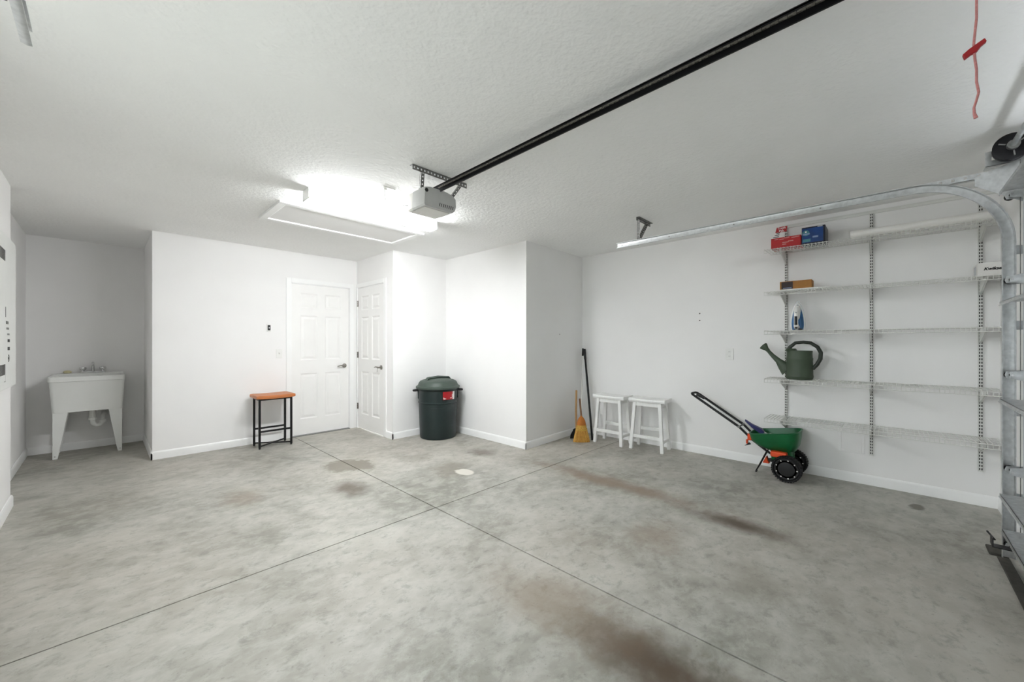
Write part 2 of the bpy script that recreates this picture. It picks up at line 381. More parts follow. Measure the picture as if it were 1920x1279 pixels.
# ------------------------------------------------------------------ the two six-panel doors
def six_panel(name, fr, w, h, z0, handle_side, hinges, key=False):
    """fr(u, d, z): u along the door from 0 to w, d out of its face, z up"""
    def bx(u0, d0, za, u1, d1, zb):
        a, b = fr(u0, d0, za), fr(u1, d1, zb); return MB().box(a.x, a.y, a.z, b.x, b.y, b.z)
    leaf = MB()
    def put(u0, d0, za, u1, d1, zb):
        a, b = fr(u0, d0, za), fr(u1, d1, zb); leaf.box(a.x, a.y, a.z, b.x, b.y, b.z)
    st, mid = .112, .1; us = [(st, (w - mid) / 2), ((w + mid) / 2, w - st)]
    zs = [(z0 + .21, z0 + .82), (z0 + 1.0, z0 + 1.60), (z0 + 1.70, z0 + 1.90)]
    put(0, -.037, z0, w, -.009, h)
    put(0, -.009, z0, st, 0, h); put(w - st, -.009, z0, w, 0, h); put((w - mid) / 2, -.009, z0, (w + mid) / 2, 0, h)
    edges = [z0] + [e for z in zs for e in z] + [h]
    for a, b in zip(edges[0::2], edges[1::2]):
        for u0, u1 in us: put(u0, -.009, a, u1, 0, b)
    lf = struct(leaf.build(name, 'door'))
    for u0, u1 in us:
        for a, b in zs:
            def ring(i, d): return [fr(u0 + i, d, a + i), fr(u1 - i, d, a + i), fr(u1 - i, d, b - i), fr(u0 + i, d, b - i)]
            MB().loft([ring(0, -.001), ring(.012, -.0088), ring(.022, -.0088), ring(.048, -.002)], cap0=False).build('raised_panel', 'door', lf)
    u = w - .062 if handle_side > 0 else .062; zh = .915; s = -handle_side
    hd = MB().tube([fr(u, 0, zh), fr(u, .006, zh)], [.031, .031], 20)
    hd.tube([fr(u, .006, zh), fr(u, .012, zh)], [.029, .016], 20).tube([fr(u, .008, zh), fr(u, .05, zh)], .0105, 12)
    hb = hd.build('door_handle', 'nickel', lf, smooth=40, label='satin nickel lever handle')
    MB().tube([fr(u, .048, zh), fr(u + s * .03, .052, zh + .004), fr(u + s * .07, .05, zh + .006), fr(u + s * .1, .046, zh - .002), fr(u + s * .115, .042, zh - .006)],
              [.011, .0105, .009, .008, .006], 10).build('lever', 'nickel', hb, smooth=50)
    if key:
        MB().tube([fr(u, .054, zh - .004), fr(u + s * .012, .052, zh - .03), fr(u + s * .02, .05, zh - .062)], .0022, 6).build('key', 'nickel', hb)
    for z in hinges:
        k = MB()
        for q in range(3):
            k.tube([fr(-.006, .007, z - .044 + q * .03), fr(-.006, .007, z - .044 + q * .03 + .027)], .0065, 10)
        k.add([fr(-.006, .003, z - .044), fr(.02, .0012, z - .044), fr(.02, .0012, z + .044), fr(-.006, .003, z + .044)], [(0, 1, 2, 3)])
        k.build('hinge', 'nickel', lf, smooth=40)
    return lf
six_panel('door_1', lambda u, d, z: V(D1[0] + u, YD + .03 - d, z), D1[1] - D1[0], D1[2], .012, 1, ())
six_panel('door_2', lambda u, d, z: V(XC - .004 - d, D2[1] - u, z), D2[1] - D2[0], D2[2], .012, 1, (1.815, 1.07, .325), key=True)
def casing(name, fr, u0, u1, top, w0=.062, w1=.062, w2=.058, depth=.12, stop=.03):
    """frame round an opening: jambs inside, casing boards on the wall face"""
    root = MB()
    def put(mb, a, b): a, b = fr(*a), fr(*b); mb.box(a.x, a.y, a.z, b.x, b.y, b.z)
    for ua, ub in ((u0 - .018, u0 - .003), (u1 + .003, u1 + .018)): put(root, (ua, .004, 0), (ub, -depth, top))
    put(root, (u0 - .018, .004, top + .003), (u1 + .018, -depth, top + .018))
    r = struct(root.build(name, 'trim'))
    def board(a, b, c, d):
        m = MB(); put(m, (a, 0, c), (b, .012, d)); x, y = (a, a + (b - a) * .45)
        return m.build('casing_board', 'trim', r, bevel=.004)
    board(u0 - .008 - w0, u0 - .008, 0, top + .008 + w2); board(u1 + .008, u1 + .008 + w1, 0, top + .008 + w2)
    board(u0 - .008, u1 + .008, top + .008, top + .008 + w2)
    return r
casing('trim_1', lambda u, d, z: V(u, YD - d, z), D1[0], D1[1], D1[2], w1=.05)
casing('trim_2', lambda u, d, z: V(XC - d, D2[1] + D2[0] - u, z), D2[0], D2[1], D2[2], w0=.034, w1=.066, depth=.095)
struct(MB().box(D1[0] - .003, YD - .012, 0, D1[1] + .003, YD + .11, .008).build('trim_3', 'galv_dark'))

# ------------------------------------------------------------------ lamp, attic hatch, opener on the ceiling
t = thing('ceiling_lamp', 'long glowing white strip lamp screwed to the ceiling beside the attic hatch', 'lamp', (1.68, 3.265, H))
MB().box(1.09, 3.2, H - .012, 2.27, 3.33, H).build('base', 'white_plastic', t)
MB().loft([[(x, y, z) for y, z in ((3.203, H - .012), (3.327, H - .012), (3.327, H - .07), (3.318, H - .08), (3.212, H - .08), (3.203, H - .07))] for x in (1.096, 2.264)]).build('lens', 'lens', t)
for x0, x1 in ((1.086, 1.096), (2.264, 2.274)):
    MB().box(x0, 3.199, H - .083, x1, 3.331, H).build('end_cap', 'white_plastic', t, bevel=.003)

t = thing('attic_hatch', 'white framed rectangular attic hatch in the ceiling next to the strip lamp', 'hatch', (1.72, 3.975, H))
x0, x1, y0, y1, w = 1.016, 2.422, 3.65, 4.30, .062
for a in ((x0, y0, x1, y0 + w), (x0, y1 - w, x1, y1), (x0, y0 + w, x0 + w, y1 - w), (x1 - w, y0 + w, x1, y1 - w)):
    MB().box(a[0], a[1], H - .02, a[2], a[3], H).build('frame_board', 'trim', t, bevel=.005)
MB().box(x0 + w + .004, y0 + w + .004, H - .008, x1 - w - .004, y1 - w - .004, H).build('hatch_panel', 'wall', t)

t = thing('ceiling_outlet', 'small white outlet plate on the ceiling with the opener cord plugged in', 'outlet', (1.52, 2.80, H))
MB().box(1.47, 2.765, H - .007, 1.57, 2.835, H).build('plate', 'white_plastic', t, bevel=.002)
MB().box(1.485, 2.785, H - .02, 1.512, 2.815, H - .006).build('plug', 'white_plastic', t, bevel=.003)
tag(MB().tube([(1.498, 2.80, H - .02), (1.497, 2.795, H - .06), (1.500, 2.775, H - .14), (1.512, 2.73, H - .235), (1.535, 2.67, H - .30), (1.565, 2.61, H - .325), (1.60, 2.555, H - .30), (1.615, 2.545, H - .24), (1.63, 2.534, H - .19)], .0032, 8)
    .build('power_cord', 'white_plastic', smooth=60), 'thin white cord looping from the ceiling outlet to the opener motor', 'cord')

OX = 1.66
op = thing('garage_door_opener', 'grey garage door opener motor with long black rail hung under the ceiling', 'opener', (OX, 2.4, 2.19))
y0, y1, z0, z1 = 2.298, 2.53, 2.193, 2.333
prof = [(OX - .138, z0 + .012), (OX - .13, z0), (OX + .105, z0), (OX + .13, z0 + .02), (OX + .14, z0 + .05), (OX + .138, z0 + .105), (OX + .11, z1 - .012), (OX + .04, z1), (OX - .09, z1), (OX - .132, z1 - .012)]
hs = MB().loft([[(x + (OX - x) * .025, y0, z + (2.26 - z) * .02) for x, z in prof], [(x, y0 + .006, z) for x, z in prof], [(x, y0 + .15, z) for x, z in prof]]).build('housing', 'opener_grey', op, smooth=30)
for i in range(8):
    x = OX - .012 + i * .0165
    MB().bar((x, y0 - .0005, z0 + .022), (x + .007, y0 - .0005, z0 + .046), .0032, .004, (0, 1, 0)).build('vent_slot', 'dark_slot', hs)
MB().tube([(OX - .118, y0 + .004, z1 - .032), (OX - .118, y0 - .004, z1 - .032)], .013, 14).build('cord_port', 'dark_slot', hs)
MB().loft([[(x + (OX - x) * .02, y0 + .152, z + (2.26 - z) * .03) for x, z in prof], [(x + (OX - x) * .02, y1 - .03, z + (2.26 - z) * .03) for x, z in prof], [(x + (OX - x) * .08, y1, z + (2.26 - z) * .12) for x, z in prof]]).build('lamp_cover', 'opener_lens', op, smooth=30)
MB().box(OX - .115, y0 + .02, z0 - .004, OX + .09, y1 - .03, z0 + .002).build('bottom_plate', 'opener_lens', op, bevel=.002)
MB().tube([(OX - .10, y1 - .02, z0 + .05), (OX - .16, y1 - .01, z0 + .045), (OX - .165, y1 - .01, z0 + .0), (OX - .20, y1 + .0, z0 - .01)], .003, 6).build('antenna_wire', 'galv_dark', op)
# rail: a T section with the drive chain on both sides; it climbs slightly towards the garage door
RA, RB = V(OX, 2.42, 2.352), V(OX, -.50, 2.402)
rd = (RB - RA).normalized()
rail = MB().bar(RA, RB, .034, .006, (0, 0, 1)).bar(RA + V(0, 0, -.017), RB + V(0, 0, -.017), .007, .032, (0, 0, 1)).build('rail', 'black_rail', op)
MB().bar(RA + V(0, 0, .008), RB + V(0, 0, .008), .04, .004, (0, 0, 1)).build('rail_cap', 'black_rail', op)
for sx in (-.019, .019):
    ch = MB(); ln = (RB - RA).length; k = 0; s = .12
    while s < ln - .3:
        p = RA + rd * s + V(sx, 0, -.012)
        if k % 2: ch.bar(p, p + rd * .011, .0035, .011)
        else: ch.bar(p, p + rd * .0135, .008, .0075)
        s += .0128; k += 1
    ch.build('drive_chain', 'chain', op)
MB().box(OX - .03, -.215, 2.345, OX + .03, -.125, 2.375).build('trolley', 'black_plastic', op, bevel=.004)
def perf_angle(name, p, q, fa, fb, leg=.032, th=.0025, hole=.011, pitch=.026, m='galv_dark', parent=None):
    """perforated angle iron from p to q with legs along fa and fb; real square holes in both legs"""
    p, q, fa, fb = V(p), V(q), V(fa), V(fb); d = (q - p); ln = d.length; d.normalize(); mb = MB()
    for a, nn in ((fa, fb), (fb, fa)):
        c0, c1 = leg * .5 - hole / 2, leg * .5 + hole / 2
        def slab(s0, s1, e0, e1):
            base = [p + d * s0 + a * e0, p + d * s1 + a * e0, p + d * s1 + a * e1, p + d * s0 + a * e1]
            mb.loft([base, [v + nn * th for v in base]])
        slab(0, ln, 0, c0); slab(0, ln, c1, leg)
        s = 0.; n = max(1, int(ln / pitch)); pt = ln / n
        for i in range(n):
            slab(i * pt, i * pt + (pt - hole) / 2, c0, c1); slab(i * pt + (pt + hole) / 2, (i + 1) * pt, c0, c1)
    return mb.build(name, m, parent)
perf_angle('hanger_angle', (1.425, 2.285, H - .001), (1.888, 2.285, H - .001), (0, 0, -1), (0, 1, 0), leg=.035, parent=op)
perf_angle('hanger_strap', (1.50, 2.292, H - .02), (1.535, 2.36, z1 - .012), (1, 0, 0), (0, 1, 0), leg=.024, hole=.009, pitch=.022, parent=op)
perf_angle('hanger_strap', (1.83, 2.292, H - .02), (1.775, 2.36, z1 - .03), (1, 0, 0), (0, 1, 0), leg=.024, hole=.009, pitch=.022, parent=op)

t = thing('release_cord', 'red emergency release cord with a red handle hanging from the opener rail', 'cord', (OX, -.17, 1.86))
rp = [(OX, -.172, 2.35), (OX, -.174, 2.26), (OX, -.173, 2.19), (OX, -.173, 2.14), (OX, -.170, 2.10), (OX, -.168, 2.07), (OX, -.169, 2.05), (OX, -.170, 2.03), (OX, -.173, 2.00), (OX, -.173, 1.965), (OX, -.177, 1.935), (OX, -.173, 1.915), (OX, -.1685, 1.896), (OX, -.169, 1.88), (OX, -.172, 1.866)]
MB().tube(rp, [.0028] * 13 + [.0032, .0045], 7).build('cord', 'rope', t, smooth=60)
hp = [(-.022, .004), (-.018, -.010), (-.006, -.002), (.004, .0), (.012, .012), (.022, .020), (.018, .030), (.004, .022), (-.01, .014)]
MB().prism([(OX - .006, -.169 - a, 2.046 + b) for a, b in hp], (.012, 0, 0)).build('handle', 'tag_red', t, bevel=.002, label='red plastic pull handle')

# ------------------------------------------------------------------ garage door, its tracks and shaft
TX, TZ, TY, TR = 3.50, 2.20, -.46, .38
def track(name, xs, label, sgn):
    t = thing(name, label, 'track', (xs, TY - .02, 0))
    sec = [(-.012, .024), (-.002, .026), (.012, .022), (.014, .012), (.014, -.012), (.012, -.022), (-.002, -.026), (-.012, -.024),
           (-.012, -.021), (-.002, -.023), (.010, -.019), (.011, -.011), (.011, .011), (.010, .019), (-.002, .023), (-.012, .021)]
    def ring(y, z, ny, nz): return [(xs + sgn * a, y + ny * b, z + nz * b) for a, b in sec]
    yc, zc = TY - .022 + TR, TZ - .022 + .02 - TR + .0
    MB().loft([ring(yc - TR, z, -1, 0) for z in (.045, zc)]).build('vertical_track', 'galv', t, smooth=40)
    MB().loft([ring(yc - TR * math.cos(a), zc + TR * math.sin(a), -math.cos(a), math.sin(a)) for a in [PI / 2 * i / 16 for i in range(17)]]).build('curved_track', 'galv', t, smooth=40)
    MB().loft([ring(y, zc + TR, 0, 1) for y in (yc, 1.93)]).build('horizontal_track', 'galv', t, smooth=40)
    for y in (1.88, 1.42, .9, .35):
        MB().tube([(xs - sgn * .004 + sgn * .012, y, zc + TR), (xs + sgn * .0085, y, zc + TR)], .0055, 8).build('bolt', 'galv_dark', t)
    zt = zc + TR
    perf_angle('hanger_angle', (xs + sgn * .002, 1.73, H - .001), (xs + sgn * .30, 1.73, H - .001), (0, 0, -1), (0, -1, 0), leg=.03, parent=t)
    perf_angle('hanger_strap', (xs + sgn * .016, 1.73, zt - .02), (xs + sgn * .016, 1.73, H - .03), (0, -1, 0), (sgn, 0, 0), leg=.028, parent=t)
    perf_angle('hanger_brace', (xs + sgn * .018, 1.722, zt + .01), (xs + sgn * .20, 1.722, H - .03), (0, -1, 0), (-sgn * .6, 0, .8), leg=.024, parent=t)
    perf_angle('stiffener_angle', (xs + sgn * .024, YF, TZ - .0), (xs + sgn * .024, .55, TZ - .0), (0, 0, 1), (sgn, 0, 0), leg=.034, pitch=.05, hole=.014, m='galv', parent=t)
    for zz in (.36, .84, 1.32, 1.74):
        MB().prism([(xs + sgn * a_, b_, zz) for a_, b_ in ((.0145, TY - .005), (.017, TY - .005), (.017, YF + .0025), (.06, YF + .0025), (.06, YF), (.0145, YF))], (0, 0, .05)).build('jamb_bracket', 'galv', t)
    jp = MB(); jp.prism([(xs + sgn * .02, YF, 1.98), (xs + sgn * .02, TY + .1, 2.16), (xs + sgn * .02, TY + .1, 2.21), (xs + sgn * .02, YF, 2.30)], (sgn * .003, 0, 0)); jp.build('flag_bracket', 'galv', t)
    for z in (.22, .40, .78, 1.26, 1.42, 1.78):
        MB().tube([(xs + sgn * .0162, TY - .034, z), (xs + sgn * .0115, TY - .034, z)], .006, 8).build('bolt', 'chrome', t)
    return t
track('garage_door_track', TX, 'galvanized garage door track curving down beside the wire shelves', 1)
track('garage_door_track', -.165, 'galvanized garage door track whose end shows in the upper left corner', -1)

gd = thing('garage_door', 'closed sectional garage door with steel struts at the right edge', 'garage door', (1.67, -.53, 0))
zs = [.02, .545, 1.07, 1.595, 2.115]
for a, b in zip(zs, zs[1:]):
    sct = MB().box(-.135, -.575, a + .003, 3.465, -.53, b - .003).build('door_section', 'galv_white', gd, bevel=.004)
    for x in (-.12, 1.65, 3.45):
        MB().box(x - .05 if x > 3 else x, -.53, a + .004, x if x > 3 else x + .05, -.522, b - .004).build('stile', 'galv_white', sct)
for z in (.42, .94, 1.47, 2.075):
    s = MB().box(-.10, -.53, z - .001, 3.41, -.437, z + .001).box(-.10, -.439, z - .018, 3.41, -.437, z + .001).box(-.10, -.53, z - .03, 3.41, -.528, z)
    s.tube([(-.10, -.437, z - .016), (3.41, -.437, z - .016)], .004, 6)
    s.build('strut', 'galv', gd)
def hinge(z):
    h = MB().box(3.40, -.528, z - .05, 3.462, -.525, z + .05)
    h.prism([(3.462, -.528, z - .028), (3.462, -.468, z - .018), (3.462, -.462, z), (3.462, -.468, z + .02), (3.462, -.528, z + .03)], (.0025, 0, 0))
    h.prism([(3.425, -.528, z - .03), (3.425, -.475, z - .016), (3.425, -.475, z + .018), (3.425, -.528, z + .03)], (.0025, 0, 0))
    o = h.build('roller_hinge', 'galv', gd, bevel=.001)
    MB().tube([(3.415, -.483, z), (3.50, -.483, z)], .0055, 8).build('roller_stem', 'chrome', o, smooth=40)
    MB().lathe([(.006, 3.487), (.019, 3.489), (.0195, 3.494), (.0195, 3.503), (.018, 3.508), (.006, 3.509)], (0, -.483, z), 20, 'x').build('roller', 'black_plastic', o, smooth=40)
    MB().lathe([(.004, 3.461), (.009, 3.459), (.009, 3.468)], (0, -.485, z + .001), 12, 'x').build('bushing', 'dark_slot', o)
for z in (.12, .545, 1.07, 1.595, 2.06): hinge(z)
MB().box(-.12, -.57, 0, 3.46, -.53, .022).build('bottom_seal', 'rubber_grey', gd, bevel=.006)
lk = MB().box(3.35, -.475, .135, 3.41, -.405, .14).box(3.35, -.41, .135, 3.42, -.405, .185)
lk.tube([(3.39, -.42, .165), (3.43, -.395, .195)], .005, 6); lk.build('corner_bracket', 'black_plastic', gd, bevel=.002, label='black corner bracket low on the door')
MB().box(2.6, -.53, .225, 3.412, -.445, .228).box(2.6, -.447, .205, 3.412, -.445, .228).build('bottom_bracket', 'galv', gd)
MB().tube([(3.43, -.512, .12), (3.435, -.512, 2.24)], .002, 6).build('lift_cable', 'galv_dark', gd)
tag(MB().box(-.08, -.50, 0, 3.60, -.452, .011).build('floor_strip', 'rubber_grey', bevel=.004), 'dark threshold strip on the concrete in front of the garage door', 'threshold')  # low dark grey strip along the inner side of the door
tag(MB().box(3.615, -.50, 0, 3.75, -.425, .016).build('rubber_block', 'rubber_grey', bevel=.005), 'dark flat rubber block on the floor at the foot of the door track', 'block')

t = thing('torsion_shaft', 'steel torsion shaft with a black cable drum above the garage door', 'shaft', (1.67, -.487, 2.25))
MB().tube([(-.3, -.487, 2.325), (3.56, -.487, 2.325)], .0127, 14).build('shaft', 'galv', t, smooth=40)
for xs, sg in ((3.44, 1), (-.105, -1)):
    dr = MB().lathe([(.02, -.002), (.064, 0), (.072, .004), (.072, .010), (.062, .014), (.058, .02), (.058, .045), (.068, .05), (.068, .056), (.02, .058)], (xs, -.487, 2.325), 40, 'x').build('cable_drum', 'black_rail', t, smooth=35)
    for a in (.4, 2.5, 4.6):
        MB().bar((xs - .004, -.487 + .028 * math.cos(a), 2.325 + .028 * math.sin(a)), (xs - .004, -.487 + .055 * math.cos(a), 2.325 + .055 * math.sin(a)), .006, .008, (1, 0, 0)).build('drum_rib', 'galv_dark', dr)
    MB().lathe([(.013, -.03), (.024, -.03), (.024, -.002), (.013, -.002)], (xs, -.487, 2.325), 18, 'x').build('drum_hub', 'galv_dark', dr, smooth=40)
    perf_angle('bearing_plate', (xs + sg * .085, YF, 2.26), (xs + sg * .085, -.40, 2.26), (0, 0, 1), (sg, 0, 0), leg=.085, hole=.02, pitch=.06, m='galv', parent=t)

# ------------------------------------------------------------------ electric panel on the left wall
t = thing('electric_panel', 'white wall-mounted electric panel with small dark labels at the left edge', 'electric panel', (XL, 4.2, .93))
PX = -.452
MB().box(XL, 3.72, .935, PX - .004, 4.735, 1.978).build('cover', 'panel_white', t, bevel=.003)
MB().box(PX - .006, 3.80, .99, PX, 4.245, 1.93).build('panel_door', 'panel_white', t, bevel=.002)
for z0, z1 in ((1.035, 1.105), (1.79, 1.862)):
    for i in range(7):
        y = 4.232 - i * .045
        MB().box(PX - .001, y - .03, z0, PX + .0008, y, z1).build('vent_slot', 'dark_slot', t)
for y0, y1, z0, z1, m in ((4.30, 4.40, 1.375, 1.395, 'galv_dark'), (4.32, 4.42, 1.338, 1.352, 'galv_dark'), (4.37, 4.45, 1.252, 1.272, 'black_print'), (4.37, 4.45, 1.196, 1.218, 'black_print'),
                          (4.24, 4.275, .985, 1.03, 'black_print'), (4.235, 4.27, 1.875, 1.925, 'black_print'), (4.28, 4.30, 1.42, 1.49, 'galv_dark'), (4.36, 4.44, 1.30, 1.312, 'galv_dark')):
    MB().box(PX - .005, y0, z0, PX - .003, y1, z1).build('warning_label', m, t)
MB().lathe([(.026, -.005), (.026, -.003), (.02, -.003), (.02, -.005)], (PX, 4.41, 1.14), 20, 'x').build('round_emblem', 'black_print', t)
MB().prism([(PX - .005, 4.40, 1.128), (PX - .005, 4.42, 1.14), (PX - .005, 4.40, 1.152)], (.002, 0, 0)).build('emblem_mark', 'black_print', t)

# ------------------------------------------------------------------ switches, outlet, marks on walls
t = thing('wall_button', 'small white garage door button with a dark centre beside the house door', 'button', (1.447, YD, 1.433))
MB().box(1.424, YD - .014, 1.387, 1.468, YD, 1.482).build('plate', 'white_plastic', t, bevel=.002)
MB().box(1.431, YD - .019, 1.401, 1.462, YD - .013, 1.468).build('push_button', 'black_plastic', t, bevel=.002)
MB().box(1.442, YD - .021, 1.425, 1.452, YD - .018, 1.445).build('light', 'opener_grey', t)
t = thing('light_switch', 'white toggle light switch plate on the wall left of the house door', 'switch', (1.565, YD, 1.107))
MB().box(1.529, YD - .006, 1.048, 1.60, YD, 1.164).build('plate', 'white_plastic', t, bevel=.002)
MB().prism([(1.558, YD - .006, 1.096), (1.558, YD - .006, 1.118), (1.558, YD - .02, 1.124), (1.558, YD - .02, 1.114)], (.013, 0, 0)).build('toggle', 'white_plastic', t)
t = thing('wall_outlet', 'white double outlet plate on the right wall left of the wire shelves', 'outlet', (XR, 1.234, 1.124))
MB().box(XR - .006, 1.196, 1.064, XR, 1.272, 1.184).build('plate', 'white_plastic', t, bevel=.002)
for z in (1.10, 1.148):
    s = MB().lathe([(.017, -.0085), (.017, -.006)], (XR, 1.234, z), 18, 'x').build('socket', 'white_plastic', t)
    for y in (-.006, .006): MB().box(XR - .0095, 1.234 + y - .001, z - .003, XR - .008, 1.234 + y + .001, z + .006).build('slot', 'dark_slot', s)
for z, w in ((1.575, 'upper'), (1.497, 'lower')):
    tag(MB().lathe([(.007, -.003), (.005, -.005), (.0, -.005)], (XR, 1.538, z), 10, 'x').build('wall_screw', 'dark_slot'), w + ' of two small screws in the bare right wall above the outlet', 'screw')
tag(MB().lathe([(.006, -.003), (.004, -.005), (.0, -.005)], (4.10, YK + .026, 1.355), 10, 'y').build('wall_screw', 'dark_slot'), 'small dark screw in the shaded short wall above the brooms', 'screw')
t = thing('access_panel', 'white square access panel low on the right wall behind the lowest shelf', 'panel', (XR, .245, .25))
for a in ((.156, .262, .176, .51), (.314, .262, .334, .51), (.176, .262, .314, .282), (.176, .49, .314, .51)):
    MB().box(XR - .006, a[0], a[1], XR, a[2], a[3]).build('frame_board', 'wall', t, bevel=.002)
MB().box(XR - .003, .179, .285, XR, .311, .487).build('cover', 'wall', t)

# ------------------------------------------------------------------ utility sink in the alcove
t = thing('utility_sink', 'white plastic laundry tub on four tapered legs in the alcove', 'sink', (-.12, 6.6, 0))
sx0, sx1, sy0, sy1 = -.408, .175, 6.36, 6.835
def rr(x0, x1, y0, y1, z, r=.03): return [(x, y, z) for x, y in rrect((x1 - x0) / 2, (y1 - y0) / 2, r, 4, (x0 + x1) / 2, (y0 + y1) / 2)]
MB().loft([rr(sx0 + .028, sx1 - .02, sy0 + .035, sy1 - .02, .492), rr(sx0 + .008, sx1 - .004, sy0 + .012, sy1 - .005, .815), rr(sx0 + .007, sx1 - .003, sy0 + .01, sy1 - .004, .825),
           rr(sx0, sx1, sy0, sy1, .828), rr(sx0, sx1, sy0, sy1, .878), rr(sx0 + .03, sx1 - .03, sy0 + .028, sy1 - .10, .88), rr(sx0 + .045, sx1 - .045, sy0 + .05, sy1 - .12, .86),
           rr(sx0 + .07, sx1 - .07, sy0 + .08, sy1 - .13, .54), rr(sx0 + .12, sx1 - .12, sy0 + .13, sy1 - .17, .52)]).build('basin', 'sink', t, smooth=35)
MB().loft([rr(sx0, sx1, sy1 - .095, sy1, .878, .01), rr(sx0 + .004, sx1 - .004, sy1 - .09, sy1 - .002, .892, .01)]).build('faucet_deck', 'sink', t, bevel=.003)
for sx, xo in ((1, sx0 + .032), (-1, sx1 - .024)):
    for y, yy in ((6.402, 1), (6.80, -1)):
        w0, w1, d0, d1 = .112, .036, .05, .03
        def lr(w, d, z, e=0): return [(xo + sx * e, y, z), (xo + sx * (w + e), y, z), (xo + sx * (w + e), y + yy * d, z), (xo + sx * e, y + yy * d, z)]
        lg = MB().loft([lr(w1, d1, .0, .0), lr(w1 + .004, d1, .02, 0), lr(w0, d0, .50, .0)]).build('leg', 'sink', t, bevel=.004)
        if yy > 0: MB().tube([(xo + sx * w1 / 2, y - .0015, .03), (xo + sx * w1 / 2, y + .004, .03)], .005, 8).build('foot_screw', 'galv_dark', lg)
fc = MB().lathe([(.02, .892), (.02, .9), (.014, .905), (.011, .93), (.0, .93)], (-.085, 6.79, 0), 16).build('faucet', 'chrome', t, smooth=40)
MB().box(-.185, 6.765, .892, .015, 6.815, .912).build('faucet_base', 'chrome', fc, bevel=.006)
MB().tube([(-.085, 6.79, .91), (-.085, 6.788, .985), (-.085, 6.775, 1.008), (-.085, 6.74, 1.012), (-.085, 6.70, .998), (-.085, 6.68, .975)], [.012, .011, .011, .011, .0105, .010], 12).build('spout', 'chrome', fc, smooth=60)
for x in (-.165, -.005):
    MB().lathe([(.014, .91), (.014, .925), (.026, .93), (.03, .945), (.026, .96), (.01, .966), (.0, .966)], (x, 6.79, 0), 12).build('tap_handle', 'chrome', fc, smooth=30)
pipe = MB().tube([(-.085, 6.60, .50), (-.085, 6.60, .36)], .026, 16).tube([(-.085, 6.60, .37), (-.083, 6.60, .325), (-.06, 6.61, .295), (-.03, 6.63, .295), (-.008, 6.645, .32), (-.006, 6.66, .37)], .021, 14)
pipe.tube([(-.006, 6.66, .36), (-.004, 6.68, .40), (-.0, 6.73, .41), (.0, 6.835, .41)], .02, 14).build('drain_pipe', 'white_plastic', t, smooth=50)
for c, r in (((-.085, 6.60, .375), .034), ((-.008, 6.645, .335), .029)):
    MB().lathe([(r * .8, -.016), (r, -.012), (r, .012), (r * .8, .016)], c, 12).build('slip_nut', 'white_plastic', t)
MB().lathe([(.05, -.003), (.046, -.008), (.02, -.01)], (0, 6.85, .41), 20, 'y').build('wall_flange', 'white_plastic', t, smooth=40)
MB().lathe([(.045, .485), (.045, .493)], (-.085, 6.60, 0), 20).build('drain_flange', 'galv_dark', t)
tag(MB().lathe([(.0, .0), (.028, .002), (.034, .012), (.03, .026), (.015, .034), (0, .035)], (-.285, 6.785, .894), 14, sy=.7).build('sponge', 'sponge', smooth=60), 'small beige sponge on the back ledge of the laundry tub', 'sponge')

# ------------------------------------------------------------------ dustbin
BX, BY = 3.09, 4.335
t = thing('dustbin', 'dark green round plastic dustbin with domed lid and red label in the corner', 'bin', (BX, BY, 0))
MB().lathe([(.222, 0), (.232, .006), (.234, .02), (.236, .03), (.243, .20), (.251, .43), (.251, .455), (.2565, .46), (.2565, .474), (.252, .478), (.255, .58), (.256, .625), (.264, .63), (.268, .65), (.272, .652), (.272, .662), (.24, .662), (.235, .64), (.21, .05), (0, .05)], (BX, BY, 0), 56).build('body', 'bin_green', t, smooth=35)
va = math.atan2(-BY, -BX)                   # direction from the bin to the middle of the room
def onb(a, r, z): return V(BX + r * math.cos(va + a), BY + r * math.sin(va + a), z)
MB().loft([[onb(a, r, z) for r, z in ((.249, .405), (.2525, .405), (.2525, .413), (.249, .413))] for a in [-.35 + .07 * i for i in range(11)]]).build('moulded_bar', 'bin_green', t)
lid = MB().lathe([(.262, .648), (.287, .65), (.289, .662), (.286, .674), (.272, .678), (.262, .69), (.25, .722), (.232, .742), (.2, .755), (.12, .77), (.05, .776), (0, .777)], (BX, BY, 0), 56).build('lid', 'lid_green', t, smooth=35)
hpts = [onb(-1.0 - PI * .0, .19, .745), onb(-1.0, .16, .778), onb(-1.0, .0, .792), onb(-1.0 + PI, .16, .778), onb(-1.0 + PI, .19, .745)]
MB().tube(hpts, .03, 10, flat=(1, .55)).build('lid_handle', 'lid_green', lid, smooth=50)
MB().loft([[onb(a, r, z) for r, z in ((.13, .765), (.15, .768), (.17, .762))] for a in [.2 + .12 * i for i in range(10)]], False, False).build('lid_ridge', 'lid_green', lid, smooth=40)
for a in (-1.50, 1.50):
    hp = [onb(a - .14, .262, .625), onb(a - .12, .30, .622), onb(a - .05, .318, .62), onb(a + .05, .318, .62), onb(a + .12, .30, .622), onb(a + .14, .262, .625)]
    MB().tube(hp, .013, 8).build('handle', 'black_plastic', t, smooth=50)
    MB().loft([[onb(a + da, r, z) for r, z in ((.25, .50), (.262, .52), (.266, .62), (.25, .625))] for da in (-.10, 0, .10)]).build('handle_boss', 'bin_green', t)
def patch(a0, a1, z0, z1, r, m, name, parent, n=8):
    return MB().loft([[onb(a0 + (a1 - a0) * i / n, rr_, z) for rr_, z in ((r - .004, z0), (r, z0), (r + (z1 - z0) * .03, z1), (r - .004, z1))] for i in range(n + 1)]).build(name, m, parent)
lb = patch(.24, .80, .515, .618, .2575, 'tag_red', 'label_sticker', t)
lb['label'] = 'red sticker with white corners and a white strip'
patch(.80, .93, .515, .618, .2578, 'white_print', 'sticker_strip', lb)
